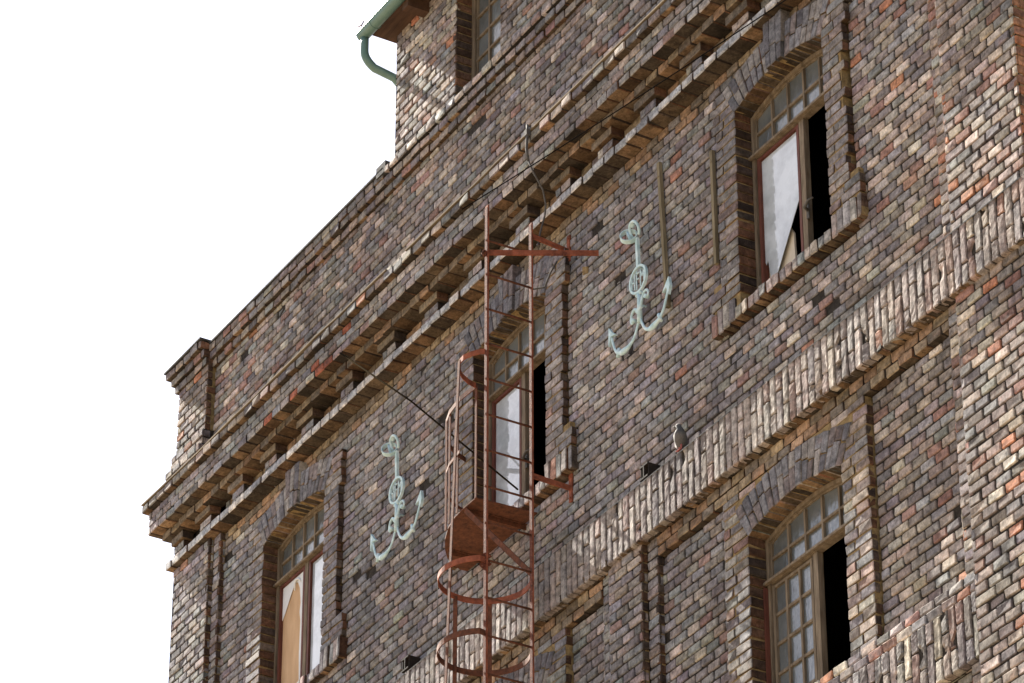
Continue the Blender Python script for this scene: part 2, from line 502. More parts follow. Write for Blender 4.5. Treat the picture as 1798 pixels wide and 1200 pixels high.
def boxcourse(B, x0, x1, d0, d1, za, zb, w=BW, off=0.0, colf=bcol, botf=brown, sidef=reveal, ends=(0, 0)):
    """a projecting course of whole bricks whose undersides show; d0 back .. d1 front"""
    B.mb.box(x0 + .008, x1 - .008, -d1 + .012, -d0 + .02, za + .007, zb - .004, 0)
    js = [x0]; u = math.floor((x0 - off) / w) * w + off
    while u < x1 + w:
        v = u + rng.normal(0, .003)
        if v - js[-1] > .05 and x1 - v > .05: js.append(v)
        u += w
    js.append(x1)
    for p, q in zip(js[:-1], js[1:]):
        pr = rng.normal(0, .003); dz = rng.normal(0, .0012)
        x_a, x_b, z_a, z_b = p + .005, q - .005, za + dz, zb - .006 + dz
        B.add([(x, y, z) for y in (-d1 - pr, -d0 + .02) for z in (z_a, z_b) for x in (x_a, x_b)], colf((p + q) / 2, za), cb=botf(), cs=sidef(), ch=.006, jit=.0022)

# ================================================================== ground (never in view, but it throws warm light up)
g = MB(); g.poly([(-400, -500, -.8), (400, -500, -.8), (400, 300, -.8), (-400, 300, -.8)])
M_GROUND = simple('pale_gravel_yard', (.19, .15, .105), (.27, .21, .15), .6, .95)
tag(g.build('ground', M_GROUND), kind='structure')

# ================================================================== the building
XL, XR = -5.472, 6.10           # corners of the facade (pilaster planes)
BLD = empty('brick_building', (0.2, 0, -.8), 'tall sooty dark brick industrial building with cornice, arched windows and parapet', 'building')
WIN = [(-3.335, -.02), (.03, -.04), (3.562, .03)]       # upper windows: centre, level correction
LOW = [(0.0, 0.0), (3.55, 0.0)]
RI, RE, HW = 1.547, 1.875, .52                           # arch radii (soffit, back) and half width of an opening
def arch_half(dz, R):                                     # dz above the arch centre
    return math.sqrt(max(R * R - dz * dz, 0))

# closed shell behind the brick skin (keeps the rooms dark)
c = MB()
c.box(XL + .1, XR - .1, 6.0, 6.3, -.8, 20.6)
c.box(XL + .02, XL + .28, .02, 6.0, -.8, 18.40)
c.box(XR - .3, XR - .02, -.02, 6.0, -.8, 20.6)
c.box(-1.74, -1.5, -.02, 6.0, 18.40, 20.6)
c.box(XL + .1, -1.6, .06, 6.1, 18.40, 18.46)
c.box(-1.72, XR - .02, .02, 6.2, 20.6, 20.75)
c.box(XL + .28, XR - .3, .35, 6.0, 14.0, 14.3)
c.box(XL + .28, XR - .3, .35, 6.0, 17.0, 17.3)
c.box(XL + .28, XR - .3, .30, 6.0, 11.0, 11.2)
for x in (-1.65, 1.8): c.box(x, x + .12, .3, 6.0, 11.2, 18.4)
c.build('inner_wall', M_DARK, BLD)

# ---- middle storey wall between the pilasters
def win_hole(z):
    out = []
    for cx, dz in WIN:
        zl = z - dz
        if 14.545 < zl < 16.36: out.append((cx - .748, cx + .748))
        elif 16.36 <= zl < 16.51:
            h = arch_half(zl + .036 - (16.50 - RE), RE)
            if h > .05: out.append((cx - h, cx + h))
    return out
def mid_col(x, z):
    return stained() if z > 16.47 and rng.random() < .8 else bcol(x, z)
B = Bricks()
field(B, FRONT(0), -4.68, 5.23, 13.96, 16.98, win_hole, colf=mid_col)
# putlog hole with broken brick
B.mb.prism([(1.0, 16.02), (1.07, 16.0), (1.075, 16.05), (1.0, 16.09)], -.006, .0, 1)
B.build('storey_wall', BM, BLD)

# ---- lower storey wall (recessed bays)
def low_hole(z):
    out = []
    for cx, dz in LOW:
        if z < 13.30: out.append((cx - .80, cx + .80))
    return out
B = Bricks()
field(B, FRONT(0), -4.68, 1.27, 10.4, 13.31, low_hole)
field(B, FRONT(0), 1.95, 5.23, 10.4, 13.31, low_hole)
for (a, b) in ((-4.68, 1.27), (1.95, 5.23)):
    boxcourse(B, a, b, 0, .045, 13.312, 13.384, colf=lambda x, z: stained())
    boxcourse(B, a, b, 0, .045, 13.384, 13.458, off=.07, colf=lambda x, z: stained() * .9)
B.build('storey_wall', BM, BLD)

# ---- pilasters: stepped, with dark returns
def side_right(B, X, d0, d1, za, zb, mi=1):
    """brick ends of a face looking right (+x) between depths d0 (back) and d1 (front)"""
    for k, a, b in grid_rows(za, zb):
        long_ = rng.random() < .62
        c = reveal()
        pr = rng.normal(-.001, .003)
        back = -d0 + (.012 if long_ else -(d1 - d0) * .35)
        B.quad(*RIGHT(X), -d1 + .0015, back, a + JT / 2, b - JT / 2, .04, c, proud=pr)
    B.mb.poly([(X - .011, -d1 + .01, za), (X - .011, -d0 + .012, za), (X - .011, -d0 + .012, zb), (X - .011, -d1 + .01, zb)], mi)
def side_left(B, X, d0, d1, za, zb, mi=0):
    for k, a, b in grid_rows(za, zb):
        B.quad(*LEFT(X), d0 - .012, d1 - .0015, a + JT / 2, b - JT / 2, .04, bcol(X, a))
    B.mb.poly([(X + .011, -d0 + .012, za), (X + .011, -d1 + .01, za), (X + .011, -d1 + .01, zb), (X + .011, -d0 + .012, zb)], mi)

B = Bricks()          # left corner
field(B, FRONT(.08), XL, -4.80, 10.4, 16.64)
field(B, FRONT(.04), -4.80, -4.665, 10.4, 16.64)
side_right(B, -4.80, .04, .08, 10.4, 16.64); side_right(B, -4.665, 0, .04, 10.4, 16.64)
field(B, LEFT(XL), -1.6, .08, 10.4, 18.4)
B.build('pilaster', BM, BLD)
B = Bricks()          # right corner
field(B, FRONT(.04), 5.215, 5.345, 10.4, 17.0)
field(B, FRONT(.08), 5.345, XR, 10.4, 17.0)
side_left(B, 5.215, 0, .04, 10.4, 17.0); side_left(B, 5.345, .04, .08, 10.4, 17.0)
def warm(x, z): return lin([(140, 96, 70), (120, 88, 70), (150, 110, 82), (108, 86, 74)][rng.integers(4)]) * math.exp(rng.normal(0, .15))  # orange of the bounced light is painted into this return wall
field(B, RIGHT(XR), -.08, 6.2, 10.4, 20.4, mi=1, colf=warm)
B.build('pilaster', BM, BLD)
B = Bricks()          # between the lower windows
field(B, FRONT(.04), 1.27, 1.405, 10.4, 13.47); field(B, FRONT(.08), 1.405, 1.826, 10.4, 13.47); field(B, FRONT(.04), 1.826, 1.96, 10.4, 13.47)
side_right(B, 1.826, .04, .08, 10.4, 13.46); side_right(B, 1.96, 0, .04, 10.4, 13.31)
side_left(B, 1.405, .04, .08, 10.4, 13.46); side_left(B, 1.27, 0, .04, 10.4, 13.31)
B.build('pilaster', BM, BLD)

# ---- belt course of upright bricks, long and short in turn, on a brown soffit
B = Bricks()
BT, BB, BD = 13.866, 13.452, .122
x, i = XL - .045, 0
while x < XR + .03:
    wd = .0735 + rng.normal(0, .002)
    lng = BB + .275 + rng.normal(0, .006) if i % 2 else BB + .142 + rng.normal(0, .006)
    t = min(max((x + 1) / 5, 0), 1)
    fresh = lambda: bcol(x, 14, (.95 + .12 * t)) * .5 + MEAN * .5
    amp = .0006 + .0006 * t
    B.rough(*FRONT(BD), x + .006, x + wd - .006, BB, lng - .006, fresh(), amp, .02 + .09 * t)
    B.rough(*FRONT(BD), x + .006, x + wd - .006, lng + .006, BT, fresh(), amp, .02 + .09 * t)
    # the brick bed seen from below
    z_ = BB + rng.normal(0, .003)
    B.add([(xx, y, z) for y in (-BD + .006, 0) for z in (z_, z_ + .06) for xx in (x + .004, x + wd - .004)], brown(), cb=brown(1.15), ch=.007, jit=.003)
    x += wd; i += 1
B.mb.box(XL - .035, XR + .02, -BD + .016, .02, BB + .008, BT, 0)
# weathering fillet of cement
for a in np.arange(XL, XR, .3):
    e = min(a + .3, XR); h0, h1 = 13.982 + .006 * math.sin(a * 7), 13.982 + .006 * math.sin(e * 7)
    B.mb.poly([(a, -BD - .002, BT - .004), (e, -BD - .002, BT - .004), (e, .002, h1), (a, .002, h0)], 2)
    B.mb.poly([(a, -BD - .002, BT - .012), (e, -BD - .002, BT - .012), (e, -BD - .002, BT - .004), (a, -BD - .002, BT - .004)], 2)
B.build('belt_course', BM, BLD)

# ---- sill band under the lower windows
B = Bricks()
SB, ST = 11.09, 11.50
for (xa, xb) in ((-4.66, 1.27), (1.96, 5.345)):
    x, i = xa, 0
    while x < xb - .03:
        wd = .0735 + rng.normal(0, .002); xe = min(x + wd, xb)
        lng = SB + .275 if i % 2 else SB + .142
        B.rough(*FRONT(.072), x + .006, xe - .006, SB, lng - .006, bcol(x, 12, 1.05) * .7 + MEAN * .3, .0011, .25)
        B.rough(*FRONT(.072), x + .006, xe - .006, lng + .006, ST, bcol(x, 12, 1.05) * .7 + MEAN * .3, .0011, .25)
        x += wd; i += 1
    B.mb.box(xa, xb, -.058, .02, SB + .006, ST, 0); B.mb.box(xa, xb, -.044, .02, ST, ST + .138, 0)
    for k in range(2):
        d = .068 - k * .012
        course(B, FRONT(d), xa, xb, ST + k * H, ST + (k + 1) * H, off=.07 * k, dep=.06, colf=lambda x, z: bcol(x + 2, 12, 1.1), jit=.003, ch=.008)
B.build('sill_band', BM, BLD)

# ---- cornice
B = Bricks()
CX = XL
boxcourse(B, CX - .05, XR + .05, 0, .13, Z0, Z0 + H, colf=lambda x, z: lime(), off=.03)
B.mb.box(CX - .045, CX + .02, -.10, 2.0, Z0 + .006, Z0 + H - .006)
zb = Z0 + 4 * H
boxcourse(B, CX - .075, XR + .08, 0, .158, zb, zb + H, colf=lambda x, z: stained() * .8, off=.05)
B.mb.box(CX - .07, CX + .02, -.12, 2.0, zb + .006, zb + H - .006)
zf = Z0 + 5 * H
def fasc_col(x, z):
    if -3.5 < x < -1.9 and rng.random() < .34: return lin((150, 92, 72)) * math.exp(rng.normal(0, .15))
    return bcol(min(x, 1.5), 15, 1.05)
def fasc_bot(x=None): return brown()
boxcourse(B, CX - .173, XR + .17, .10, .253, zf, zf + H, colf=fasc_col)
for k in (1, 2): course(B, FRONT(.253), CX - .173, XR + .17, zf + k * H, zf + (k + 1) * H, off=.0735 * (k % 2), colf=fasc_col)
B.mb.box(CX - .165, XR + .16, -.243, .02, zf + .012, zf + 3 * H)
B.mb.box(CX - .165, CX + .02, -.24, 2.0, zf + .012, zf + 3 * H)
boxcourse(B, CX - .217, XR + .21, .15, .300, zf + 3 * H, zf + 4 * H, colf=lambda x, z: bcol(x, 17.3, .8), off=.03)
B.mb.box(CX - .21, XR + .2, -.285, .02, zf + 3 * H + .01, zf + 4 * H - .002)
B.mb.box(CX - .21, CX + .02, -.28, 2.0, zf + 3 * H + .01, zf + 4 * H - .002)
CORN = B.build('cornice', BM, BLD)
# brackets
BX = [-5.30]
while BX[-1] < 5.6: BX.append(BX[-1] + (.5745 if BX[-1] < -4 else .6 if BX[-1] < -3.7 else .632 if BX[-1] < -2.9 else .665 if BX[-1] < -.4 else .58))
BX = [-5.30, -4.794, -4.20, -3.617, -2.981, -2.317, -1.637, -.976, -.308, .384, .965, 1.544, 2.117, 2.72, 3.30, 3.88, 4.46, 5.04, 5.62]
for xr in BX:
    B = Bricks(); xl = max(xr - .205, XL - .004)
    za = Z0 + H
    for k in (0, 1):
        ju = [xl, xl + (.07 if k else .14), xr]
        for p, q in zip(ju[:-1], ju[1:]):
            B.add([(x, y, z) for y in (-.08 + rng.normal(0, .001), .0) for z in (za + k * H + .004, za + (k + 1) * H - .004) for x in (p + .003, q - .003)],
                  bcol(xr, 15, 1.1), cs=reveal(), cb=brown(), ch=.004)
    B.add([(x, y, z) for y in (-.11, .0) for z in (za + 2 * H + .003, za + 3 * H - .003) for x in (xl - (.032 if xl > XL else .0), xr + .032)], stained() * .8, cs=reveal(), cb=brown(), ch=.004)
    B.mb.box(xl + .008, xr - .008, -.07, .01, za, za + 3 * H)
    B.build('bracket', BM, CORN)

# metal drip strip on the cornice edge (torn open in one place)
for xa, xb in ((CX - .22, -1.40), (-1.09, XR + .2)):
    m = MB(); ys = -.306
    xs = np.arange(xa, xb, .35).tolist() + [xb]
    zs = [17.292 + rng.normal(0, .004) for _ in xs]
    for (p, q, z1, z2) in zip(xs[:-1], xs[1:], zs[:-1], zs[1:]):
        m.hexa([(p, ys, z1 - .006), (q, ys, z2 - .006), (p, ys, z1 + .006), (q, ys, z2 + .006), (p, ys + .06, z1 - .004), (q, ys + .06, z2 - .004), (p, ys + .06, z1 + .014), (q, ys + .06, z2 + .014)])
    m.build('drip_strip', M_METAL, BLD)

# ---- parapet storey above the cornice
def up_hole(z): return []
B = Bricks()
field(B, FRONT(.03), -4.93, XR, 17.27, 18.34)
for k in (0, 1, 2, 3):          # plinth: weathered headers
    z_ = 17.29 + k * H
    course(B, FRONT(.10), -4.93, XR, z_, z_ + H, off=.0735 * (k % 2), colf=lambda x, z: bcol(x, 18, 1.15 if k == 3 else 1), dep=.07, jit=.0025, ch=.008)
    B.mb.box(-4.93, XR, -.09, 0, z_, z_ + H - .004)
field(B, FRONT(.04), XR - .5, XR, 17.28, 18.33)
B.build('parapet_wall', BM, BLD)
B = Bricks()
field(B, FRONT(.105), XL - .015, -4.925, 17.28, 18.37)
side_right(B, -4.925, .03, .105, 17.28, 18.55)
for za, zb2, d in ((17.28, 17.57, .165), (17.57, 17.72, .133)):
    field(B, FRONT(d), XL - .02 - (d - .105), -4.925 + (d - .105) * .3, za, zb2, dep=.08)
    B.mb.box(XL - .012 - (d - .105), -4.93, -d + .012, 0, za, zb2)
    B.mb.box(XL - .012 - (d - .105), XL, -d + .012, 2.0, za, zb2)
for k, d in enumerate((.130, .158, .194)):
    z_ = 18.345 + k * H
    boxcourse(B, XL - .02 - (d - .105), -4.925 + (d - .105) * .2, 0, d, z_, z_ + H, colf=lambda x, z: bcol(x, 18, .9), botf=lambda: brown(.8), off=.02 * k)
    B.mb.box(XL - .01 - (d - .105), XL + .02, -d + .02, 2.0, z_ + .006, z_ + H - .006)
B.mb.box(XL - .125, -4.90, -.205, .3, 18.561, 18.575, 2)
B.build('pilaster', BM, BLD)
B = Bricks()
for k, d in enumerate((.062, .092)):
    z_ = 18.331 + k * .0725
    boxcourse(B, -4.93, XR + .03, 0, d, z_, z_ + .0725, colf=lambda x, z: bcol(x, 18, .95), off=.05 * k)
B.build('string_course', BM, BLD)
B = Bricks()
boxcourse(B, -4.93, -1.86, 0, .10, 18.476, 18.545, colf=lambda x, z: bcol(x, 18, .9), off=.03)
B.mb.box(-4.93, -1.84, -.112, .3, 18.541, 18.556, 2)
B.mb.box(-1.95, -1.80, -.112, .1, 18.50, 18.60, 2)
B.build('parapet_coping', BM, BLD)

# ---- raised block on the right with its own window
TX = -1.75
TW = (-.765, -.08)
B = Bricks()
field(B, FRONT(.06), TX, XR, 18.55, 20.5, lambda z: [TW, (TW[0] + 2.2, TW[1] + 2.2), (TW[0] + 4.4, TW[1] + 4.4)], jit=.002, ch=.006)
x = TX - .08
course(B, FRONT(.112), TX - .06, XR, 18.478, 18.552, off=.02, dep=.1, jit=.003, ch=.008, colf=lambda x, z: bcol(x + 3, 18, 1.15))
B.mb.box(TX - .05, XR, -.10, 0, 18.482, 18.55)
field(B, LEFT(TX), -1.5, .06, 18.5, 20.2)
for k, a, b in grid_rows(18.55, 20.5):       # reveals of the window
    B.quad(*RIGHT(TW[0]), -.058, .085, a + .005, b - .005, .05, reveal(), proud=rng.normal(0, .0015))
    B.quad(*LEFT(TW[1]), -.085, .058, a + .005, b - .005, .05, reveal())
B.mb.poly([(TW[0] - .01, -.05, 18.5), (TW[0] - .01, .1, 18.5), (TW[0] - .01, .1, 20.5), (TW[0] - .01, -.05, 20.5)], 1)
B.mb.box(TW[0] - .012, TW[0] - .0115, .0, .2, 18.5, 20.5, 1)
B.build('upper_wall', BM, BLD)

# ---- windows
ZS, ZA = 16.14, 16.23              # springing and crown of the arch
ZC, ZCE, ZE = ZA - RI, 16.50 - RE, 16.38
def surround(cx, dz, d, key=True, ears=True, base=14.54, low=False, damage=0.0):
    B = Bricks()
    zs, zc, ze, zE = ZS + dz, ZC + dz, ZCE + dz, ZE + dz
    def inner(z): return HW if z < zs else arch_half(z - zc, RI)
    ring_top = ze + RE
    # mortar body in thin slices round the opening
    zz = base + dz + .02 if not low else base
    step = .05
    cuts = list(np.arange(zz, zs, .12)) + list(np.arange(zs, ring_top - .01, .010))
    if low: cuts = [q for q in cuts if q < 13.30] + [13.305]
    for a, b in zip(cuts[:-1], cuts[1:]):
        zm = (a + b) / 2 - dz
        hi = inner(a) + .012 if a < zc + RI else 0
        if low: ho = .79
        else: ho = .84 if zm < 14.89 else .715 if zm < 16.075 else .755 if zm < 16.37 else arch_half((a + b) / 2 - ze, RE) - .012
        
        if ho - hi < .01: continue
        for sx in (-1, 1):
            p, q = sorted((cx + sx * hi, cx + sx * ho))
            B.mb.box(p, q, -d + .010, .16, a, b, 1)
    # jamb bricks in courses
    ztop = 13.31 if low else zE + .01
    for k, a, b in grid_rows(base + dz + (.18 if not low else 0), ztop):
        zm = (a + b) / 2; zl = zm - dz
        if low: ho = .80
        else: ho = .868 if zl < 14.90 else .755 if zl < 16.07 else .795
        for sx in (-1, 1):
            if zm > zs:      # beside the ring
                t = (zm - zs) / (zE - zs)
                hi = HW + .140 * min(max(t + .12, 0), 1)
                if zm > zE: hi = arch_half(min(a, zm - .02) - ze, RE) + .004
                hi -= .030
            else: hi = HW
            if ho - hi < .03: continue
            o2 = ho + rng.normal(0, .004)
            if damage and sx > 0 and rng.random() < damage and 14.95 < zl < 16.05: o2 -= rng.choice([.02, .045, .06])
            if k % 2: sp = [hi, o2] if o2 - hi < .26 else [hi, (hi + o2) / 2, o2]
            else: sp = [hi, hi + (o2 - hi) * (.36 if sx > 0 else .64), o2] if o2 - hi > .16 else [hi, o2]
            for p, q in zip(sp[:-1], sp[1:]):
                xa, xb = sorted((cx + sx * p, cx + sx * q))
                pr = rng.normal(0, .002) - (.003 if zm > zs and p == hi else 0)
                cc = bcol(xa, 15) if low else bcol(xa, 15) * .55 + ringcol() * .45
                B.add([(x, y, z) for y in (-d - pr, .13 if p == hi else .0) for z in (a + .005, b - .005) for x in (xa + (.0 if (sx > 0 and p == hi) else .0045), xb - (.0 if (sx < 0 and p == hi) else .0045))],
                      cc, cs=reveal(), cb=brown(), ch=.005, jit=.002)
    # arch ring
    n = 17
    def pt(u, f, y):            # u -1..1 along the arch, f 0 soffit .. 1 back: the bricks fan out
        xb = HW * u; zb_ = zc + math.sqrt(RI * RI - xb * xb)
        xt = xb + .27 * math.tan(.475 * u); zt_ = ze + math.sqrt(RE * RE - xt * xt)
        return (cx + xb + (xt - xb) * f, y, zb_ + (zt_ - zb_) * f)
    us = np.linspace(-1, 1, n + 1)
    for i in range(n):
        t0, t1 = us[i] + .0062, us[i + 1] - .0062
        kst = key and 7 <= i <= 9
        dd = d + (.026 if kst else rng.normal(.004, .002))
        splits = [0, .45, 1] if i % 2 else [0, .55, 1]
        if low and i % 3 == 0: splits = [0, .62, 1]
        for si, (fa, fb) in enumerate(zip(splits[:-1], splits[1:])):
            pts = []
            for y in (-dd, .12 if si == 0 else .02):
                for f in (fa + (.012 if si else 0), fb - (.012 if si == 0 else 0)):
                    for t in (t0, t1):
                        q = pt(t, f, y)
                        if kst and si == 1 and f > fa + .1: q = (q[0], q[1], ze + RE + .10)
                        pts.append(q)
            B.add(pts, ringcol(), cs=bcol(cx, 15, .7), cb=brown(1.1), ch=.005, jit=.0025)
    # reveal bricks of the right hand side seen from outside the axis are part of the jambs; sill of bricks on edge
    if not low:
        b0 = base + dz
        x = cx - .868
        while x < cx + .868 - .02:
            xe = min(x + .0735, cx + .868)
            end = abs((x + xe) / 2 - cx) > HW + .03
            top = b0 + (.178 if end else .088)
            B.add([(xx, y, z) for y in (-d - .012 + rng.normal(0, .004), .10) for z in (b0 + rng.normal(0, .003), top) for xx in (x + .0035, xe - .0035)],
                  bcol(cx, 15, 1.05), cs=reveal(), cb=brown(1.1), ch=.007, jit=.003)
            x = xe
        B.mb.box(cx - .86, cx + .86, -d + .004, .16, b0 + .012, b0 + .075, 1)
    return B.build('window_surround', BM, BLD)

def arc_bar(m, cx, zc, R, a0, a1, wd, y0, y1, mi=0, n=14):
    ts = np.linspace(a0, a1, n + 1)
    for p, q in zip(ts[:-1], ts[1:]):
        c8 = []
        for y in (y0, y1):
            for r in (R - wd, R):
                for t in (p, q): c8.append((cx + r * math.sin(t), y, zc + r * math.cos(t)))
        m.hexa(c8, mi)

def win_frame(cx, dz, zbot, ztr, ncol, mid, mul):
    """timber frame, arched fanlight with glazing bars; returns the frame object (the window)"""
    zs, zc = ZS + dz, ZC + dz
    m = MB(); yf, yb = .08, .125
    Rf = RI - .004
    for sx in (-1, 1):
        xa, xb = sorted((cx + sx * (HW - .004), cx + sx * (HW - .032)))
        m.box(xa, xb, yf, yb, zbot, zs - .002)
        xa, xb = sorted((cx + sx * (HW - .030), cx + sx * (HW - .044)))
        m.box(xa, xb, yf + .02, yb, zbot, zs - .012)
    arc_bar(m, cx, zc, Rf, -.339, .339, .028, yf + .002, yb)
    arc_bar(m, cx, zc, Rf - .028, -.332, .332, .012, yf + .022, yb)
    # transom with a weather moulding
    m.box(cx - HW + .052, cx + HW - .052, yf - .004, yb, ztr, ztr + .028)
    m.box(cx - HW + .004, cx + HW - .004, yf - .03, yf - .006, ztr + .004, ztr + .022)
    if mul is not None: m.box(cx + mul - .026, cx + mul + .026, yf + .003, yb, zbot, ztr - .002)
    # glazing bars of the fanlight
    xs = np.linspace(cx - HW + .05, cx + HW - .05, ncol + 1)[1:-1]
    for x in xs:
        m.box(x - .009, x + .009, yf + .012, yf + .04, ztr + .05, zc + math.sqrt((Rf - .05) ** 2 - (x - cx) ** 2))
    m.box(cx - HW + .05, cx + HW - .05, yf + .014, yf + .038, mid - .009, mid + .009)
    f = m.build('window', M_WOOD, BLD)
    g = MB()
    pts = [(cx - HW + .04, ztr + .03), (cx + HW - .04, ztr + .03)]
    pts += [(cx + (Rf - .03) * math.sin(t), zc + (Rf - .03) * math.cos(t)) for t in np.linspace(.315, -.315, 17)]
    g.prism(pts, yf + .032, yf + .036)
    g.build('fanlight_pane', M_PANE, f)
    return f

def sash(f, xa, xb, za, zb, mat_, y=.085, wd=.026, bars=None):
    m = MB()
    m.box(xa, xa + wd, y, y + .045, za, zb); m.box(xb - wd, xb, y, y + .045, za, zb)
    m.box(xa + wd, xb - wd, y + .002, y + .045, zb - wd * .8, zb); m.box(xa + wd, xb - wd, y + .002, y + .045, za, za + wd)
    return m.build('casement', mat_, f)

def jag(z0, z1, n, amp, x):
    return [(x + rng.uniform(-amp, amp) * (1 if i % 2 else .3), z) for i, z in enumerate(np.linspace(z0, z1, n))]

ZB, ZT = 14.60, 15.785
def handle(f, x, z):
    m = MB(); m.tube([(x, .09, z), (x + .01, .05, z + .01), (x + .06, .045, z + .035), (x + .11, .05, z + .03)], [.012, .011, .009, .007], 8)
    m.box(x - .012, x + .012, .078, .09, z - .06, z + .05)
    m.build('handle', M_CABLE, f)

# right upper window: broken white pane on the left, right side open
cx, dz = WIN[2]
surround(cx, dz, .05, damage=.35)
f = win_frame(cx, dz, ZB + dz, ZT + dz, 5, 15.985 + dz, .062)
sash(f, cx - HW + .055, cx + .026, ZB + dz, ZT + dz - .01, M_REDW)
m = MB(); xa, xb, zt, zb = cx - .46, cx + .0, ZT + dz - .035, ZB + dz
z_ = lambda v: zb + v
m.prism([(xa, zt), (xa, z_(.42)), (xa + .03, z_(.33)), (xa + .05, z_(.36)), (xa + .09, z_(.12)), (xa + .13, z_(.17)), (xa + .30, z_(.42)), (xb, z_(.66)), (xb, zt)][::1], .105, .109)
m.build('pane', M_WHITE, f)
m = MB(); m.prism([(xa, z_(.9)), (xa, zb), (xa + .33, zb), (xa + .31, z_(.44)), (xa + .02, z_(.9))], .135, .15)
m.build('board', M_PLASTER, f)
handle(f, cx + .098, 15.08)

# middle upper window
cx, dz = WIN[1]
surround(cx, dz, .05, damage=.08)
f = win_frame(cx, dz, ZB + dz, ZT + dz, 5, 15.985 + dz, -.01)
sash(f, cx - HW + .055, cx - .046, ZB + dz, ZT + dz - .01, M_REDW)
m = MB(); m.prism([(cx - .46, ZB + dz), (cx - .07, ZB + dz), (cx - .07, ZT + dz - .035), (cx - .46, ZT + dz - .035)], .105, .109)
m.build('pane', M_WHITE, f)
handle(f, cx + .03, 15.0)

# left upper window: hardboard and peeled white sheet on the left, white pane on the right
cx, dz = WIN[0]
surround(cx, dz, .05, damage=.03)
f = win_frame(cx, dz, ZB + dz, ZT + dz, 5, 15.985 + dz, -.005)
sash(f, cx - HW + .055, cx - .041, ZB + dz, ZT + dz - .01, M_REDW)
sash(f, cx + .031, cx + HW - .055, ZB + dz, ZT + dz - .01, M_REDW)
zt, zb = ZT + dz - .035, ZB + dz
m = MB(); m.prism([(cx + .06, zb), (cx + .44, zb), (cx + .44, zt), (cx + .06, zt)], .105, .109); m.build('pane', M_WHITE, f)
m = MB(); m.prism([(cx - .46, zb), (cx - .06, zb), (cx - .06, zt), (cx - .46, zt)], .110, .116); m.build('board', M_BOARD, f)
m = MB()
xa, xb = cx - .455, cx - .065
m.prism([(xa, zt), (xa, zt - .30), (xa + .06, zt - .24), (xa + .15, zt - .12), (xa + .20, zt - .060), (xa + .225, zt - .040), (xa + .245, zt)], .1015, .1045)
m.prism([(xa + .245, zt), (xa + .232, zt - .045), (xa + .270, zt - .055), (xa + .305, zt - .12), (xa + .326, zt - .26), (xa + .312, zt - .34), (xa + .330, zt - .42), (xa + .322, zt - .7), (xa + .338, zt - 1.0), (xb, zt - 1.05), (xb, zt)], .1015, .1045)
m.tube([(xa + .235, .092, zt - .115), (xa + .238, .090, zt - .05), (xa + .262, .092, zt - .028), (xa + .300, .096, zt - .040), (xa + .325, .099, zt - .075)], [.006, .010, .010, .008, .005], 8)
m.build('torn_paper', simple('white_sheet', (.60, .62, .62), (.72, .74, .74), 5, .6), f)

# lower windows
for li, (cx, _) in enumerate(LOW):
    dzl = 12.945 - ZS
    surround(cx, dzl, .05, key=False, base=11.0, low=True)
    f = win_frame(cx, dzl, 11.1, 12.615, 5, 12.80, .015)
    xa, xb = cx - HW + .055, cx - .021
    s_ = sash(f, xa, xb, 11.1, 12.60, M_WOOD, wd=.024)
    m = MB()
    for i in (1, 2):
        x = xa + (xb - xa) * i / 3; m.box(x - .010, x + .010, .088, .125, 11.12, 12.58)
    z = 12.60 - .21
    while z > 11.2: m.box(xa + .02, xb - .02, .090, .122, z - .010, z + .010); z -= .205
    m.build('glazing_bar', M_WOOD, f)
    m = MB(); m.prism([(xa + .02, 11.12), (xb - .02, 11.12), (xb - .02, 12.58), (xa + .02, 12.58)], .104, .108); m.build('pane', M_PANE, f)
    m = MB(); m.box(cx - HW + .002, cx - HW + .018, .05, .078, 11.1, 12.60); m.build('window_trim', M_REDW, f)

# window of the raised block
for i in range(3):
    m = MB(); a, b = TW[0] + 2.2 * i, TW[1] + 2.2 * i
    m.box(a + .003, a + .05, .08, .15, 18.56, 20.3); m.box(b - .05, b - .003, .08, .15, 18.56, 20.3)
    m.box(a + .052, a + .066, .10, .15, 18.56, 20.3)
    for k in (1, 2): x = a + .06 + (b - a - .11) * k / 3; m.box(x - .010, x + .010, .092, .13, 18.56, 20.3)
    z = 18.76
    while z < 20.3: m.box(a + .05, b - .05, .094, .128, z - .009, z + .009); z += .205
    f = m.build('window', M_WOOD, BLD)
    m = MB(); m.prism([(a + .05, 18.56), (b - .05, 18.56), (b - .05, 20.3), (a + .05, 20.3)], .112, .116); m.build('pane', M_PANE, f)

# ---- eaves, gutter and downpipe
m = MB()
m.box(TX - .08, XR, -.27, .0, 19.785, 19.81)
m.hexa([(TX - .12, -.27, 19.87), (XR, -.27, 19.87), (TX - .12, -.27, 19.89), (XR, -.27, 19.89), (TX - .12, 6, 22.3), (XR, 6, 22.3), (TX - .12, 6, 22.32), (XR, 6, 22.32)], 1)
ROOF = m.build('roof', [M_EAVE, M_TAR], BLD)
for x in np.arange(TX + .45, XR, .9):
    m = MB(); m.box(x, x + .09, -.25, .0, 19.69, 19.784); m.build('rafter_end', M_EAVE, ROOF)
GY, GZ, GR, GX = -.290, 19.80, .052, -1.905
m = MB()
for (ra, rb) in ((GR, GR - .004),):
    ts = np.linspace(PI, 2 * PI, 13)
    for p, q in zip(ts[:-1], ts[1:]):
        m.hexa([(x, GY + r * math.cos(t), GZ + r * math.sin(t)) for x in (XR, GX) for r in (ra, rb) for t in (q, p)])
m.poly([(GX + .001, GY + (GR - .001) * math.cos(t), GZ + (GR - .001) * math.sin(t)) for t in np.linspace(2 * PI, PI, 13)])
m.tube([(GX - .004, GY - GR, GZ), (XR, GY - GR, GZ)], .007, 8)
GUT = m.build('gutter', M_GUT, BLD)
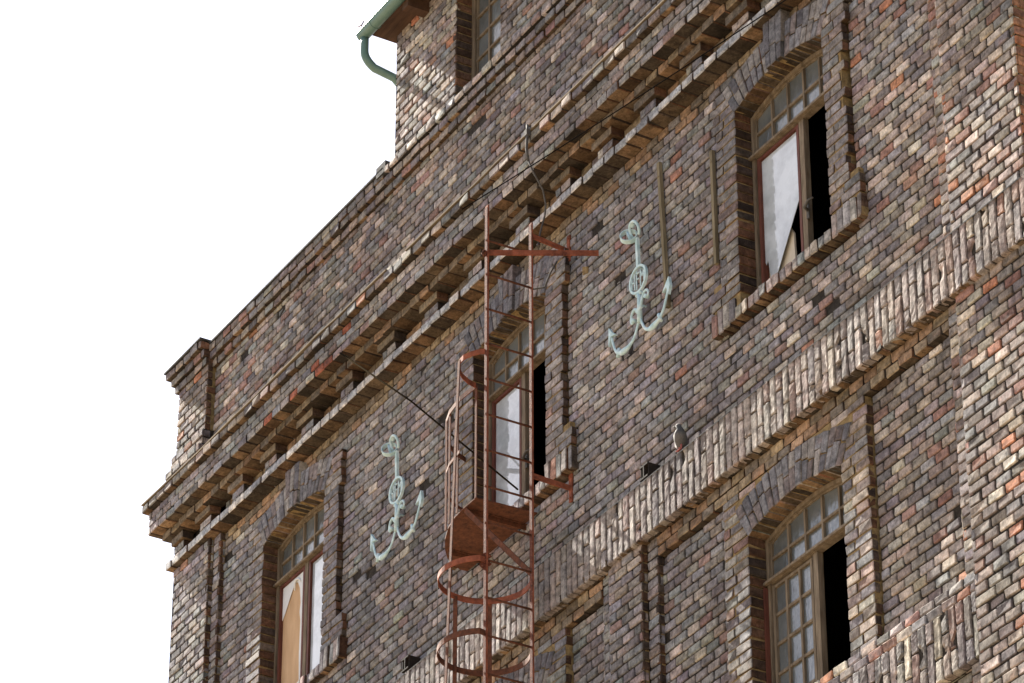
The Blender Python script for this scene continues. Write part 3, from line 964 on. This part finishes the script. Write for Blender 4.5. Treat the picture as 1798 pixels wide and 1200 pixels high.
for x in (GX + .22, GX + 1.1, GX + 2.0, GX + 2.9):
    ts = np.linspace(PI, 2 * PI, 11); m = MB()
    m.tube([(x, GY + (GR + .002) * math.cos(t), GZ + (GR + .002) * math.sin(t)) for t in ts], .004, 6)
    m.build('gutter_clip', M_GUT, GUT)
m = MB(); m.tube([(GX + .10, GY - .05, GZ + .005), (GX + .085, GY - .05, GZ + .045), (GX + .04, GY - .055, GZ + .055)], .005, 6)
m.tube([(GX + .085, GY - .05, GZ + .045), (GX + .12, GY - .05, GZ + .06)], .005, 6)
m.build('clip', M_DRUST, GUT)
m = MB()
PX = GX + .045
ctl = [(PX, GY, GZ - .045), (PX, GY, GZ - .10), (PX, GY, GZ - .16)]
P0, P1, P2 = Vector((PX, GY, GZ - .16)), Vector((PX, GY, GZ - .25)), Vector((PX + .012, GY + .09, GZ - .315))
ctl += [tuple(P0 * (1 - t) ** 2 + P1 * 2 * t * (1 - t) + P2 * t * t) for t in np.linspace(.12, 1, 9)]
ctl += [(TX - .042, -.05, 19.41), (TX - .04, .06, 19.31), (TX - .04, .10, 19.24), (TX - .04, .11, 19.1), (TX - .04, .11, 18.5)]
m.tube(ctl, .035, 14)
m.build('downpipe', M_GUT, GUT)

# ================================================================== iron anchors on the wall
def anchor(cx, cz, label):
    """cx, cz: centre of the monogram disc"""
    A = empty('anchor', (cx, 0, cz - .45), label, 'anchor', 'pale green anchors on the facade')
    y = -.055
    m = MB()      # shank
    m.bar((cx - .004, y, cz + .10), (cx + .002, y - .01, cz + .335), .025, .022, up=(0, 1, 0))
    m.build('neck', M_VERD, A)
    m = MB()
    m.tube([(cx, y, cz - .10), (cx, y, cz - .20), (cx, y, cz - .345)], [.014, .017, .020], 10)
    m.build('shank', M_VERD, A)
    m = MB(); m.tube([(cx - .034, y, cz - .118), (cx + .034, y, cz - .112)], .013, 8); m.build('collar', M_VERD, A)
    m = MB(); m.tube([(cx - .03, y - .004, cz - .25), (cx + .034, y - .004, cz - .228)], .016, 8); m.build('collar', M_VERD, A)
    for zz in (.10, -.2):
        m = MB(); m.tube([(cx, y + .012, cz + zz), (cx, .02, cz + zz)], .008, 6); m.build('wall_pin', M_VERD, A)
    m = MB()      # arms
    for s in (-1, 1):
        P = [Vector((cx, y, cz - .30)), Vector((cx + s * .075, y - .004, cz - .435)), Vector((cx + s * .19, y - .01, cz - .475)), Vector((cx + s * .30, y - .006, cz - .42)), Vector((cx + s * .375, y, cz - .25))]
        pts, rr = [], []
        for i in range(25):
            t = i / 24 * 4; k = min(int(t), 3); u = t - k
            p0, p1, p2, p3 = P[max(k - 1, 0)], P[k], P[k + 1], P[min(k + 2, 4)]
            pts.append(.5 * ((2 * p1) + (p2 - p0) * u + (2 * p0 - 5 * p1 + 4 * p2 - p3) * u * u + (3 * p1 - p0 - 3 * p2 + p3) * u ** 3))
            rr.append(.011 + .015 * math.exp(-((i / 24 - .5) / .13) ** 2))
        m.tube(pts, rr, 10, squash=.7)
        q = pts[16]; m.tube([q + Vector((-s * .012, 0, .032)), q + Vector((s * .012, 0, -.03))], .014, 8)
    m.build('arms', M_VERD, A)
    for s in (-1, 1):   # flukes
        m = MB()
        tx, tz = cx + s * .387, cz - .20
        pl = [(0, 0), (-.10, -.095), (-.035, -.078), (-.012, -.15), (.020, -.085)] if s > 0 else [(0, 0), (-.004, -.165), (.032, -.09), (.105, -.106), (.045, -.055)]
        m.prism([(tx + p * .82, tz + .012 + q * .9) for p, q in pl], y - .012, y + .010)
        m.build('fluke', M_VERD, A)
    m = MB()      # scrolls
    for P in ([(.005, -.02), (.03, .02), (.048, .065), (.075, .098), (.110, .098), (.126, .070), (.116, .046), (.098, .050)],
              [(-.005, -.03), (-.022, .0), (-.048, .022), (-.078, .010), (-.098, -.030), (-.094, -.066), (-.074, -.072), (-.066, -.052)]):
        pts = []
        for i in range(len(P) - 1):
            p0, p1, p2, p3 = [np.array(P[max(min(k, len(P) - 1), 0)]) for k in (i - 1, i, i + 1, i + 2)]
            for u in (0, .33, .66): pts.append(.5 * (2 * p1 + (p2 - p0) * u + (2 * p0 - 5 * p1 + 4 * p2 - p3) * u * u + (3 * p1 - p0 - 3 * p2 + p3) * u ** 3))
        n_ = len(pts)
        m.tube([(cx + q[0], y - .008, cz - .24 + q[1]) for q in pts], [.012 - .005 * i / n_ for i in range(n_)], 8)
        q = pts[-1]; m.tube([(cx + q[0], y - .024, cz - .24 + q[1]), (cx + q[0], y + .010, cz - .24 + q[1])], .016, 10)
    m.build('scroll', M_VERD, A)
    m = MB()      # monogram disc
    R = .110; n = 40
    for (ra, rb, y0, y1) in ((R, R - .017, y - .014, y + .006),):
        for i in range(n):
            p, q = 2 * PI * i / n, 2 * PI * (i + 1) / n
            m.hexa([(cx + r * math.sin(t), yy, cz + r * math.cos(t)) for yy in (y0, y1) for r in (rb, ra) for t in (p, q)])
    D = m.build('monogram_disc', M_VERD, A)
    m = MB(); t_ = .006; yy = y - .008
    def stroke(x0, z0, x1, z1): m.bar((cx + x0, yy, cz + z0), (cx + x1, yy, cz + z1), .0078, t_, up=(0, 1, 0))
    stroke(-.078, -.044, -.078, .040); stroke(-.044, -.066, -.044, .066); stroke(-.084, .0, -.038, .0)                # H
    stroke(-.018, -.076, -.018, .076); stroke(-.022, .050, .014, .050); stroke(-.018, .004, .010, .004)              # F
    stroke(.032, -.070, .032, .066); stroke(.032, .062, .054, .000); stroke(.054, .000, .076, .046); stroke(.077, -.044, .077, .046)   # M
    m.build('monogram', M_VERD, D)
    m = MB()      # rings at the head
    c = Vector((cx + .0, y - .03, cz + .395))
    m.tube([c + Vector((.052 * math.sin(t), -.02 * math.cos(t), .060 * math.cos(t))) for t in np.linspace(-2.2, 2.5, 22)], .0105, 10)
    m.tube([c + Vector((-.035, 0, .045)), c + Vector((-.005, 0, .062))], .018, 8)
    m.build('ring', M_VERD, A)
    m = MB(); c2 = Vector((cx - .050, y - .045, cz + .365)); n = 24
    ax = Vector((.60, -.55, .28)).normalized(); u = ax.cross(Vector((0, 1, 0))).normalized(); v = ax.cross(u)
    for i in range(n):
        a, b = 2 * PI * i / n, 2 * PI * (i + 1) / n
        m.hexa([c2 + (u * math.cos(t) + v * math.sin(t)) * r + ax * h for h in (.018, -.018) for r in (.056, .063) for t in (a, b)])
    m.tube([c2 - u * .055, c2 + u * .055], .010, 8)
    m.build('ring', M_VERD, A)
    return A
anchor(1.822, 15.515, 'pale green iron anchor with monogram disc beside the grey batten, right of the ladder')
anchor(-1.612, 15.530, 'pale green iron anchor with monogram disc between the boarded window and the ladder cage')

# ================================================================== ladder with safety cage and landing
LX, D1, D2 = .81, .675, .315
LAD = empty('ladder', (LX, -.5, 10.4), 'rusty red iron cage ladder with a landing in front of the middle window', 'ladder')
m = MB(); m.box(LX - .017, LX + .017, -D1 - .006, -D1 + .006, 10.4, 16.49, 0); m.box(LX - .017, LX + .017, -D1 - .0085, -D1 - .006, 10.4, 16.47, 1)
m.box(LX + .017, LX + .0195, -D1 - .006, -D1 + .006, 10.4, 16.49, 0)
m.build('rail', [M_RUST, M_FLAKE], LAD)
m = MB(); m.box(LX - .017, LX + .017, -D2 - .006, -D2 + .006, 10.4, 16.46, 0); m.box(LX - .017, LX + .017, -D2 - .0085, -D2 - .006, 10.4, 16.44, 1)
m.build('rail', [M_RUST, M_FLAKE], LAD)
z = 14.213 - .284 * 13
while z < 16.4:
    m = MB(); m.tube([(LX, -D1 - .012, z), (LX, -D2 + .012, z)], .008, 8); m.build('rung', M_DRUST, LAD); z += .284
# cage hoops
HC = Vector((.565, -.545, 0)); HR = .315
def hoop_pts(z):
    a0 = math.atan2(-D1 - HC.y, LX - HC.x); a1 = math.atan2(-D2 - HC.y, LX - HC.x)
    ts = np.linspace(a0, a1 - 2 * PI, 40)
    return [(LX, -D1, z)] + [(HC.x + HR * math.cos(t), HC.y + HR * math.sin(t), z) for t in ts[1:-1]] + [(LX, -D2, z)]
for z in (13.64, 13.09, 12.54, 11.99, 11.44):
    m = MB(); m.strap(hoop_pts(z), .042, .007); m.build('cage_hoop', M_RUST if z > 13.5 else M_DRUST, LAD)
for a in (.27, .33):
    m = MB()
for (x, d, zt) in ((.262, .60, 13.64), (.300, .35, 13.64)):
    m = MB(); m.bar((x, -d, 10.8), (x, -d, zt), .030, .007, up=(0.6, -.8, 0)); m.build('cage_bar', M_DRUST, LAD)
m = MB(); m.bar((.585, -.765, 15.30), (.585, -.822, 13.64), .030, .008, up=(0, 1, 0)); m.bar((.585, -.822, 13.64), (.59, -.86, 12.5), .030, .008, up=(0, 1, 0)); m.build('cage_bar', M_DRUST, LAD)
m = MB(); m.tube([(.40, -.815, 13.64), (.40, -.815, 13.09)], .003, 6); m.build('wire', M_CABLE, LAD)
# upper hoop bending round to the landing rail
m = MB(); m.strap([(LX, -.663, 15.289), (.775, -.71, 15.289), (.72, -.745, 15.289), (.65, -.768, 15.289), (.585, -.762, 15.289), (.50, -.72, 15.289), (.43, -.655, 15.289), (.385, -.58, 15.289), (.362, -.508, 15.289)], .040, .007)
m.build('cage_hoop', M_RUST, LAD)
GP = [(.36, .503), (.15, .512), (-.05, .483), (-.20, .43), (-.33, .36), (-.45, .27), (-.54, .16), (-.585, .05)]
m = MB(); m.strap([(x, -d, 15.289) for x, d in GP], .038, .007); m.build('guard_rail', M_DRUST, LAD)
m = MB(); m.strap([(x, -d, 14.86) for x, d in GP[1:]], .024, .006); m.build('guard_rail', M_DRUST, LAD)
for (x, d) in ((.356, .498), (.10, .502), (-.06, .475), (-.16, .445)):
    m = MB(); m.bar((x, -d, 14.39), (x, -d, 15.29), .026, .007, up=(0, 1, 0)); m.build('guard_post', M_DRUST, LAD)
# landing
PL = [(.36, -.50), (.385, -.02), (-.60, -.02), (-.60, -.08), (-.57, -.16), (-.50, -.24), (-.40, -.315), (-.27, -.39), (-.12, -.45), (.05, -.49), (.20, -.50)]
m = MB(); z0, z1 = 14.385, 14.394
m.poly([(x, y, z1) for x, y in reversed(PL)][::-1]); m.poly([(x, y, z0) for x, y in PL][::-1])
for (p, q) in zip(PL, PL[1:] + PL[:1]): m.poly([(p[0], p[1], z0), (p[0], p[1], z1), (q[0], q[1], z1), (q[0], q[1], z0)])
LAND = m.build('landing', M_DRUST, LAD)
for x, a, b in ((.20, -.49, .0), (-.38, -.30, .0)):
    m = MB(); m.box(x - .02, x + .02, a, b, 14.379, 14.385); m.box(x - .003, x + .003, a, b, 14.345, 14.379); m.build('landing_joist', M_DRUST, LAND)
m = MB(); m.bar((.20, -.49, 14.37), (LX, -D2, 13.63), .040, .008, up=(0, 1, 0)); m.build('brace', M_DRUST, LAD)
# wall brackets
for zz, n_ in ((14.385, 0), (16.345, 1)):
    m = MB(); m.box(LX - .016, LX + .022, -.010, .004, zz - .11, zz + .11); m.bar((LX, -.008, zz - .02 * n_), (LX, -D2 + .005, zz + .012), .010, .040, up=(0, 0, 1))
    for dz_ in (-.08, .08): m.tube([(LX + .003, -.018, zz + dz_), (LX + .003, -.006, zz + dz_)], .009, 8)
    m.build('wall_bracket', M_RUST, LAD)
m = MB(); m.bar((.79, -.70, 16.10), (1.205, .01, 16.095), .010, .042, up=(0, 0, 1)); m.build('tie_bar', M_RUST, LAD)
m = MB(); m.tube([(LX, -D1 - .02, 16.11), (LX - .012, -D1 - .03, 16.09), (LX, -D1 - .02, 16.06)], .010, 8); m.build('bolt', M_DRUST, LAD)
m = MB(); m.tube([(LX, -D2, 15.905), (LX + .05, -D2 + .08, 15.92), (LX + .07, -D2 + .12, 16.05), (LX + .09, -D2 + .16, 16.14)], .007, 8); m.build('loose_wire', M_CABLE, LAD)
for zz in (13.66, 13.60):
    m = MB(); m.bar((LX - .005, -D1 - .03, zz - .02), (LX + .01, -D1 + .02, zz + .03), .05, .008, up=(1, 0, .3)); m.build('clamp', M_FLAKE, LAD)

# ================================================================== small things on the facade
def batten(x0, z0, x1, z1, label):
    m = MB(); m.bar((x0, -.022, z0), (x1, -.020, z1), .030, .026, up=(0, 1, 0))
    m.tube([(x0 + (x1 - x0) * .1, -.04, z0 + (z1 - z0) * .1), (x0 + (x1 - x0) * .1, -.03, z0 + (z1 - z0) * .1)], .008, 6)
    o = m.build('wooden_batten', M_GREYW)
    return tag(o, label, 'batten', 'weathered battens on the facade')
batten(2.060, 16.35, 2.125, 15.14, 'long weathered wooden batten standing just right of an iron anchor')
batten(2.722, 16.06, 2.732, 15.15, 'weathered wooden batten under the brick shoulder left of the open upper window')

def stub(x, z, label):
    m = MB(); y0, y1 = -.10, .02
    m.box(x - .05, x + .05, y0, y1, z - .052, z - .040); m.box(x - .05, x + .05, y0, y1, z + .040, z + .052); m.box(x - .006, x + .006, y0, y1, z - .04, z + .04)
    m.box(x + .044, x + .05, y0 + .01, y1, z - .04, z + .04); m.box(x - .05, x - .044, y0 + .01, y1, z - .04, z + .04)
    o = m.build('beam_stub', simple('sooty_iron', (.012, .010, .009), (.035, .026, .02), 20, .8))
    return tag(o, label, 'beam end', 'iron beam ends above the belt course')
stub(1.90, 13.955, 'short dark iron beam end poking from the wall near the perched pigeon')
stub(-1.37, 13.965, 'short dark iron beam end above the belt course, left of the ladder cage')

m = MB(); m.tube([(-2.23, -.246, 17.0), (-1.2, -.172, 16.06), (.13, -.03, 14.70)], .0075, 8)
tag(m.build('tie_rod', M_ROPE), 'brown iron rod slanting from the cornice down to the middle window sill', 'rod')
m = MB(); m.tube([(.762, -.315, 17.34), (.768, -.318, 17.26), (.775, -.33, 17.12), (.80, -.33, 17.0)], .010, 8)
m.tube([(.80, -.33, 17.0), (.80, -.29, 16.92), (.785, -.20, 16.80), (.765, -.165, 16.70), (.745, -.16, 16.62), (.74, -.20, 16.45), (.735, -.21, 16.36)], .0065, 8)
m.box(.745, .785, -.335, -.30, 17.24, 17.29)
m.tube([(.735, -.21, 16.36), (.735, -.21, 16.34)], .014, 8)
tag(m.build('hanging_cable', M_CABLE), 'grey cable hanging from the cornice edge to the top of the ladder', 'cable')
pts = []
for t in np.linspace(0, 1, 40):
    a, b = Vector((-.42, -.262, 17.25)), Vector((6.4, -.55, 15.72))
    p = a.lerp(b, t); p.z -= .10 * 4 * t * (1 - t) * .35
    pts.append(p)
m = MB(); m.tube(pts, .0042, 8)
tag(m.build('overhead_cable', M_BLACKC), 'thin black cable strung along under the cornice towards the right', 'cable')

# pigeon
def pigeon(x, y, z):
    A = empty('pigeon', (x, y, z), 'grey pigeon perched on the belt course beside a beam end', 'bird')
    me = bpy.data.meshes.new('body'); 
    m = MB()
    spine = [(x - .035, y + .055, z + .012), (x - .02, y + .03, z + .045), (x + .0, y + .005, z + .085), (x + .004, y - .004, z + .12), (x + .002, y - .002, z + .15), (x - .004, y - .004, z + .172), (x - .008, y - .008, z + .190), (x - .010, y - .010, z + .203)]
    m.tube(spine, [.012, .036, .046, .043, .030, .021, .021, .010], 14)
    m.tube([(x - .018, y - .018, z + .188), (x - .034, y - .034, z + .182)], [.009, .003], 8)
    mm, n, l, b = mat('pigeon_plumage')
    tc = n.new('ShaderNodeTexCoord'); sp = n.new('ShaderNodeSeparateXYZ'); l.new(tc.outputs['Object'], sp.inputs[0])
    col = ramp(n, l, sp.outputs[2], [(.02, (.06, .06, .06)), (.10, (.12, .105, .085)), (.135, (.04, .04, .036)), (.17, (.05, .05, .047)), (.185, (.10, .09, .08))])
    l.new(mix(n, l, .35, col, ramp(n, l, noise(n, l, 90), [(.3, .03), (.7, .16)])), b.inputs['Base Color']); b.inputs['Roughness'].default_value = .8
    m.build('body', mm, A)
    m = MB(); m.prism([(x - .032, z + .15), (x - .052, z + .10), (x - .050, z + .055), (x - .03, z + .03), (x - .024, z + .09)], y - .012, y + .04); m.build('wing', simple('pale_wing', (.45, .43, .40), (.62, .60, .56), 60, .7), A)
    m = MB(); m.hexa([(x - .035, y + .02, z + .02), (x - .005, y + .02, z + .02), (x - .035, y + .02, z + .035), (x - .005, y + .02, z + .035), (x - .075, y + .06, z - .055), (x - .045, y + .06, z - .055), (x - .075, y + .06, z - .048), (x - .045, y + .06, z - .048)])
    m.build('tail', simple('dark_tail', (.02, .02, .022), (.05, .05, .05), 60, .7), A)
    for dx in (-.012, .012):
        m = MB(); m.tube([(x + dx, y + .0, z + .05), (x + dx, y, z + .012), (x + dx, y - .002, z + .004)], [.008, .004, .004], 8)
        for ax_ in (-.014, 0, .014): m.tube([(x + dx, y, z + .004), (x + dx + ax_, y - .022, z + .002)], [.004, .0025], 6)
        m.build('leg', simple('pink_leg', (.35, .10, .08), (.45, .15, .12), 60, .6), A)
pigeon(2.335, -.085, 13.90)
